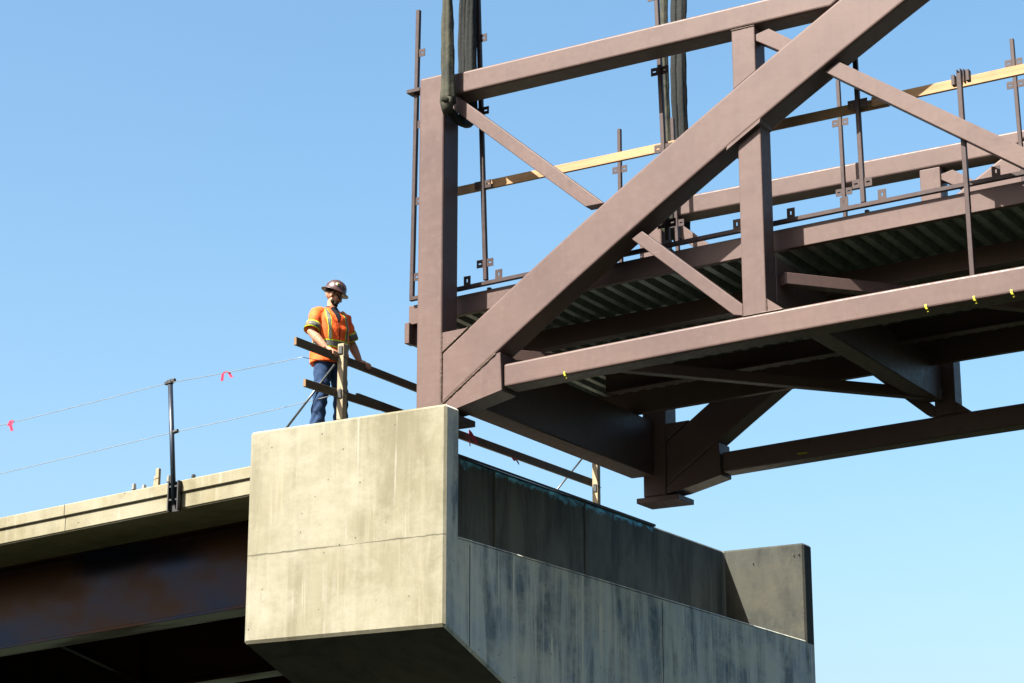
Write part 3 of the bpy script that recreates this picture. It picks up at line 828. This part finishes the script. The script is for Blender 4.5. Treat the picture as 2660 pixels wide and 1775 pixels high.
# ------------------------------------------------------------------ the worker
FX, FY, FZ = -14.585, 20.33, TOP
YAW = R(-20)
cyw, syw = math.cos(YAW), math.sin(YAW)
def L2W(p):                                   # worker frame: x forward, y left, z up from the feet
    x, y, z = p
    return Vector((FX + x * cyw - y * syw, FY + x * syw + y * cyw, FZ + z))
def W2L(p):
    x, y, z = p[0] - FX, p[1] - FY, p[2] - FZ
    return Vector((x * cyw + y * syw, -x * syw + y * cyw, z))
MW = Matrix.Translation((FX, FY, FZ)) @ Matrix.Rotation(YAW, 4, 'Z')

sh = {-1: Vector((-0.01, -0.190, 1.420)), 1: Vector((0.0, 0.190, 1.420))}
el = {-1: W2L((-14.650, 20.035, 8.660)), 1: W2L((-14.53, 20.665, 8.665))}
wr = {-1: W2L((-14.462, 20.070, 8.455)), 1: W2L((-14.450, 20.735, 8.445))}

def loft(rings, n=28, bm=None, p=2.4):
    b = bmesh.new(); rr = []
    for (z, cx, hw, hd) in rings:
        ring = []
        for k in range(n):
            a = 2 * math.pi * k / n; c, s = math.cos(a), math.sin(a)
            ring.append(b.verts.new((cx + hd * math.copysign(abs(c) ** (2 / p), c), hw * math.copysign(abs(s) ** (2 / p), s), z)))
        rr.append(ring)
    for i in range(len(rr) - 1):
        for k in range(n):
            b.faces.new((rr[i][k], rr[i][(k + 1) % n], rr[i + 1][(k + 1) % n], rr[i + 1][k]))
    b.faces.new(rr[0][::-1]); b.faces.new(rr[-1])
    return merge(bm, b)

# head frame: turned to the right of the picture and bowed
HEAD = Vector((0.035, 0.0, 1.655))
HR = Matrix.Rotation(R(52), 4, 'Z') @ Matrix.Rotation(R(24), 4, 'Y')
MH = Matrix.Translation(HEAD) @ HR

def head_bm():
    b = bmesh.new()
    ball((-0.012, 0, 0.035), 0.098, 0.076, 0.098, b)
    ball((0.030, 0, -0.045), 0.062, 0.060, 0.072, b)
    ball((0.058, 0, -0.088), 0.032, 0.036, 0.026, b)               # chin
    ball((0.076, 0, 0.030), 0.024, 0.052, 0.016, b)                # brow
    tube([(0.086, 0, 0.022), (0.104, 0, -0.012), (0.112, 0, -0.026), (0.092, 0, -0.036)], [0.011, 0.013, 0.016, 0.010], 10, b)
    ball((0.088, 0, -0.058), 0.012, 0.026, 0.007, b)               # lips
    ball((0.086, 0, -0.070), 0.012, 0.023, 0.007, b)
    for s in (-1, 1):
        ball((0.050, s * 0.042, -0.022), 0.034, 0.026, 0.028, b)   # cheek
        ball((-0.012, s * 0.078, -0.010), 0.020, 0.012, 0.034, b)  # ear
        ball((-0.006, s * 0.086, 0.004), 0.016, 0.007, 0.022, b)
    b.transform(MH)
    return b

bm = head_bm()
tube([(0.0, 0, 1.44), (0.012, 0, 1.52), (0.020, 0, 1.60)], [0.068, 0.060, 0.056], 18, bm)
loft([(0.90, 0, 0.15, 0.105), (1.05, 0, 0.15, 0.10), (1.25, 0, 0.165, 0.11), (1.40, 0, 0.165, 0.10), (1.47, 0, 0.10, 0.07)], 24, bm)
for s in (-1, 1):
    oy = -0.03 if s < 0 else 0.05
    tube([(0.0, s * 0.09, 0.92), (0.02, s * 0.105 + oy * .7, 0.50), (-0.01, s * 0.12 + oy, 0.08)], [0.085, 0.055, 0.04], 16, bm)
    ball((0.05, s * 0.12 + oy, 0.045), 0.11, 0.040, 0.036, bm)
    e = el[s]
    a, w = sh[s], wr[s]
    mid = e.lerp(w, 0.35)
    tube([a, a.lerp(e, 0.5), e, mid, e.lerp(w, 0.8), w], [0.062, 0.058, 0.051, 0.053, 0.041, 0.033], 16, bm)
    # hand over the rail: palm behind and on top, fingers down the front face
    wc = L2W(w)
    yh = wc.y + (0.012 if s < 0 else 0.026)
    zt = 8.394 + (yh - 19.35) * 0.0016
    palm = [wc, Vector((-14.425, yh, zt + 0.034)), Vector((-14.385, yh, zt + 0.022))]
    tube([W2L(q) for q in palm], [0.030, 0.038, 0.034], 14, bm, squash=(1.0, 0.62))
    ball(W2L((-14.402, yh - 0.018, zt + 0.024)), 0.034, 0.030, 0.017, bm)
    ball(W2L((-14.402, yh + 0.018, zt + 0.024)), 0.034, 0.030, 0.017, bm)
    lens = (0.052, 0.066, 0.060, 0.046) if s > 0 else (0.046, 0.060, 0.066, 0.052)
    for k in range(4):
        yy = yh + (k - 1.5) * 0.0235 * (1 if s > 0 else 1)
        fl = lens[k]
        spread = (k - 1.5) * 0.004
        f = [(-14.392, yy, zt + 0.022), (-14.362, yy + spread * .5, zt + 0.021), (-14.3395, yy + spread, zt + 0.004), (-14.3365, yy + spread * 1.3, zt - fl * 0.55), (-14.3385, yy + spread * 1.4, zt - fl)]
        tube([W2L(q) for q in f], [0.0105, 0.0108, 0.0100, 0.0092, 0.0078], 10, bm)
    side = 1 if s < 0 else -1                                        # thumbs point inward, along the rail
    th = [(-14.435, yh + side * 0.022, zt + 0.030), (-14.412, yh + side * 0.050, zt + 0.020), (-14.398, yh + side * 0.070, zt + 0.004), (-14.394, yh + side * 0.078, zt - 0.016)]
    tube([W2L(q) for q in th], [0.015, 0.0125, 0.0110, 0.0095], 10, bm)
bm = bake_remesh(bm, 0.0058, 3)
body = finish('person', bm, M_SKIN, smooth=True)
body.matrix_world = MW
tag(body, 'worker in orange safety vest, blue jeans and brown hard hat gripping the timber rail', 'person')

def wear(name, bm, mt, parent=body, smooth=True):
    o = finish(name, bm, mt, None, smooth)
    o.parent = parent
    return o

# vest with short sleeves
bm = loft([(0.825, -0.02, 0.242, 0.188), (0.93, -0.015, 0.236, 0.182), (1.03, -0.005, 0.218, 0.170), (1.10, 0, 0.218, 0.172), (1.22, 0.005, 0.224, 0.172), (1.33, 0.0, 0.216, 0.162), (1.40, -0.008, 0.196, 0.140), (1.455, -0.015, 0.150, 0.105), (1.495, -0.015, 0.100, 0.085), (1.512, -0.015, 0.082, 0.078)], 32)
slv = {}
for s in (-1, 1):
    a, e = sh[s], el[s]
    end = a.lerp(e, 0.90)
    a0 = a + Vector((0, -s * 0.06, 0.015))
    pts = [a0, a + Vector((0, s * 0.005, 0)), a.lerp(e, 0.45), end]
    tube(pts, [0.074, 0.079, 0.084, 0.092], 20, bm)
    slv[s] = (a, e, end)
bm = bake_remesh(bm, 0.010, 6)
# soft folds
for v in bm.verts:
    k = 0.005 * math.sin(v.co.z * 38 + 6 * math.sin(v.co.y * 9 + v.co.x * 7)) + 0.004 * math.sin(v.co.y * 41 + v.co.z * 23)
    v.co += v.normal * k if v.normal.length > 0 else Vector()
tree = BVHTree.FromBMesh(bm)
vest = wear('safety_vest', bm, M_VEST)

def strip(path, width, off, mt, name, direction=Vector((-1, 0, 0)), origin=Vector((1.0, 0, 0))):
    """narrow tape laid on the vest front"""
    b = bmesh.new(); pv = None
    P = []
    for a, c in zip(path[:-1], path[1:]):
        n = 8
        for i in range(n): P.append((a[0] + (c[0] - a[0]) * i / n, a[1] + (c[1] - a[1]) * i / n))
    P.append(path[-1])
    for (y, z) in P:
        row = []
        for j in range(4):
            yy = y + (j / 3 - 0.5) * width
            h = tree.ray_cast(Vector((0, yy, z)) + origin, direction)
            if h[0] is None: row = None; break
            row.append(b.verts.new(h[0] + h[1] * off))
        if row and pv:
            for j in range(3): b.faces.new((pv[j], pv[j + 1], row[j + 1], row[j]))
        pv = row
    return wear(name, b, mt, vest)
for s in (-1, 1):
    path = [(s * 0.115, 1.47), (s * 0.125, 1.38), (s * 0.120, 1.25), (s * 0.115, 1.09)]
    strip(path, 0.046, 0.004, M_LIME, 'lime_stripe')
    strip(path, 0.030, 0.007, M_SILVER, 'silver_stripe')
# dark shirt in the open neck, dark zip below it
b = bmesh.new(); rows = []
for i in range(13):
    z = 1.505 - 0.205 * i / 12; hw = 0.062 * (1 - i / 12) + 0.006
    row = []
    for j in range(6):
        yy = (j / 5 - 0.5) * 2 * hw
        h = tree.ray_cast(Vector((1, yy, z)), Vector((-1, 0, 0)))
        if h[0] is None: row = None; break
        row.append(b.verts.new(h[0] + h[1] * 0.004))
    if row and rows and rows[-1]:
        for j in range(5): b.faces.new((rows[-1][j], rows[-1][j + 1], row[j + 1], row[j]))
    rows.append(row)
wear('shirt_front', b, M_TEE, vest)
strip([(0.0, 1.31), (0.004, 1.10), (0.0, 0.85)], 0.012, 0.004, M_TEE, 'zip')
bm = lathe([(0.080, 1.480), (0.086, 1.500), (0.074, 1.520), (0.066, 1.515), (0.066, 1.480)], 28)
bm.transform(Matrix.Translation((-0.008, 0, 0)))
wear('shirt_collar', bm, M_TEE, vest)

def waist(z0, z1, off, mt, name):
    b = bmesh.new(); n = 56; rings = []
    for z in (z0, (z0 + z1) / 2, z1):
        ring = []
        for k in range(n):
            a = 2 * math.pi * k / n; d = Vector((-math.cos(a), -math.sin(a), 0))
            h = tree.ray_cast(Vector((0, 0, z)) - d * 0.19 * 0 - d * 0.62 * 0 + Vector((0, 0, 0)), -d)
            p = h[0] if h[0] is not None and h[0].xy.length < 0.27 else Vector((math.cos(a) * 0.15, math.sin(a) * 0.2, z))
            ring.append(b.verts.new(p + Vector((math.cos(a), math.sin(a), 0)) * off))
        rings.append(ring)
    for i in range(2):
        for k in range(n):
            b.faces.new((rings[i][k], rings[i][(k + 1) % n], rings[i + 1][(k + 1) % n], rings[i + 1][k]))
    return wear(name, b, mt, vest)
waist(0.995, 1.085, 0.005, M_LIME, 'lime_band')
waist(1.010, 1.070, 0.008, M_SILVER, 'silver_band')
def sleeve_band(s, t0, t1, r0, r1, mt, name):
    a, e, end = slv[s]
    p0, p1 = a.lerp(e, t0), a.lerp(e, t1)
    d = (p1 - p0).normalized(); q = d.to_track_quat('Z', 'Y').to_matrix()
    b = bmesh.new(); n = 28; rr = []
    for (p, r_) in ((p0, r0), (p1, r1), (p1, r1 - 0.006), (p0, r0 - 0.006)):
        rr.append([b.verts.new(p + q @ Vector((math.cos(2 * math.pi * k / n) * r_, math.sin(2 * math.pi * k / n) * r_, 0))) for k in range(n)])
    for i in range(4):
        A, B = rr[i], rr[(i + 1) % 4]
        for k in range(n): b.faces.new((A[k], A[(k + 1) % n], B[(k + 1) % n], B[k]))
    return wear(name, b, mt, vest)
for s in (-1, 1):
    sleeve_band(s, 0.60, 0.93, 0.0905, 0.0980, M_LIME, 'lime_band')
    sleeve_band(s, 0.65, 0.88, 0.0935, 0.0990, M_SILVER, 'silver_band')

# trousers and boots
bm = loft([(0.80, 0, 0.165, 0.120), (0.90, -0.005, 0.180, 0.130), (0.99, 0, 0.170, 0.118)], 26)
for s in (-1, 1):
    oy = -0.03 if s < 0 else 0.05
    tube([(0.0, s * 0.090, 0.93), (0.005, s * 0.098 + oy * .3, 0.72), (0.025, s * 0.105 + oy * .7, 0.50), (0.0, s * 0.115 + oy, 0.28), (-0.01, s * 0.120 + oy, 0.07)],
         [0.112, 0.106, 0.090, 0.084, 0.088], 18, bm)
bm = bake_remesh(bm, 0.011, 4)
for v in bm.verts:
    v.co += v.normal * (0.006 * math.sin(v.co.z * 46 + 5 * math.sin(v.co.y * 14 + v.co.x * 11)) * (1.0 if v.co.z < 0.6 else 0.4))
wear('jeans', bm, M_DENIM)
for s in (-1, 1):
    oy = -0.03 if s < 0 else 0.05
    b = bmesh.new()
    ball((0.045, s * 0.12 + oy, 0.05), 0.145, 0.055, 0.05, b)
    tube([(-0.02, s * 0.12 + oy, 0.04), (-0.02, s * 0.12 + oy, 0.17)], [0.06, 0.058], 16, b)
    wear('boot', b, M_BOOT)

# beard, hair, glasses, hard hat
b = bmesh.new()
ball((0.052, 0, -0.092), 0.050, 0.050, 0.034, b)
ball((0.086, 0, -0.050), 0.020, 0.036, 0.010, b)
for s in (-1, 1):
    ball((0.022, s * 0.055, -0.072), 0.022, 0.010, 0.026, b)
    ball((0.064, s * 0.036, -0.078), 0.030, 0.020, 0.024, b)
b = bake_remesh(b, 0.006, 3); b.transform(MH)
wear('beard', b, M_BEARD)
b = bmesh.new()
ball((-0.036, 0, 0.040), 0.079, 0.079, 0.062, b)
for s in (-1, 1): ball((0.006, s * 0.070, 0.032), 0.012, 0.010, 0.024, b)
b = bake_remesh(b, 0.007, 3); b.transform(MH)
wear('hair', b, M_BEARD)
b = bmesh.new()
for s in (-1, 1):
    ball((0.090, s * 0.036, 0.010), 0.016, 0.033, 0.021, b)
    tube([(0.082, s * 0.064, 0.014), (0.040, s * 0.083, 0.016), (-0.015, s * 0.086, 0.012)], 0.0045, 8, b)
tube([(0.104, -0.02, 0.014), (0.108, 0, 0.016), (0.104, 0.02, 0.014)], 0.005, 8, b)
b.transform(MH)
wear('sunglasses', b, M_GLASS)
prof = [(0.0, 0.150), (0.030, 0.148), (0.062, 0.138), (0.090, 0.116), (0.108, 0.086), (0.117, 0.050), (0.120, 0.018), (0.128, 0.012), (0.150, 0.005), (0.158, 0.000), (0.157, -0.006), (0.144, -0.002), (0.112, 0.006), (0.104, 0.010), (0.0, 0.012)]
b = lathe(prof, 40, None, 1.08, 0.98)
MHT = MH @ Matrix.Translation((0.0, 0, 0.045)) @ Matrix.Rotation(R(-4), 4, 'Y')
b.transform(MHT)
hat = wear('hard_hat', b, M_HAT)
for s in (0,):
    b = bmesh.new()
    for k in range(5):                                               # raised ribs over the crown
        y = (k - 2) * 0.032
        pts = []
        for i in range(13):
            a = R(25) + R(130) * i / 12
            rr = 0.150 - abs(y) * abs(y) * 5.0
            pts.append((math.cos(a) * 0.126, y, 0.002 + math.sin(a) * rr))
        tube(pts, 0.0035, 6, b)
    b.transform(MHT)
    wear('crown_ribs', b, M_HAT, hat)
def sticker(ang, z, r_, off, mt, name):
    rad = 0.112
    c = Vector((math.cos(ang) * rad * 1.08, math.sin(ang) * rad * 0.98, z))
    nrm = Vector((math.cos(ang), math.sin(ang), 0.55)).normalized()
    q = nrm.to_track_quat('Z', 'Y').to_matrix().to_4x4()
    b = bmesh.new()
    bmesh.ops.create_cone(b, cap_ends=True, segments=24, radius1=r_, radius2=r_, depth=0.004)
    b.transform(MHT @ Matrix.Translation(c + nrm * off) @ q)
    wear(name, b, mt, hat)
sticker(R(-84), 0.078, 0.025, 0.0005, M_STICKER, 'round_sticker')
sticker(R(-84), 0.078, 0.018, 0.002, M_STICKY, 'sticker_print')
sticker(R(-84), 0.078, 0.007, 0.0035, M_BRACKET, 'sticker_print')
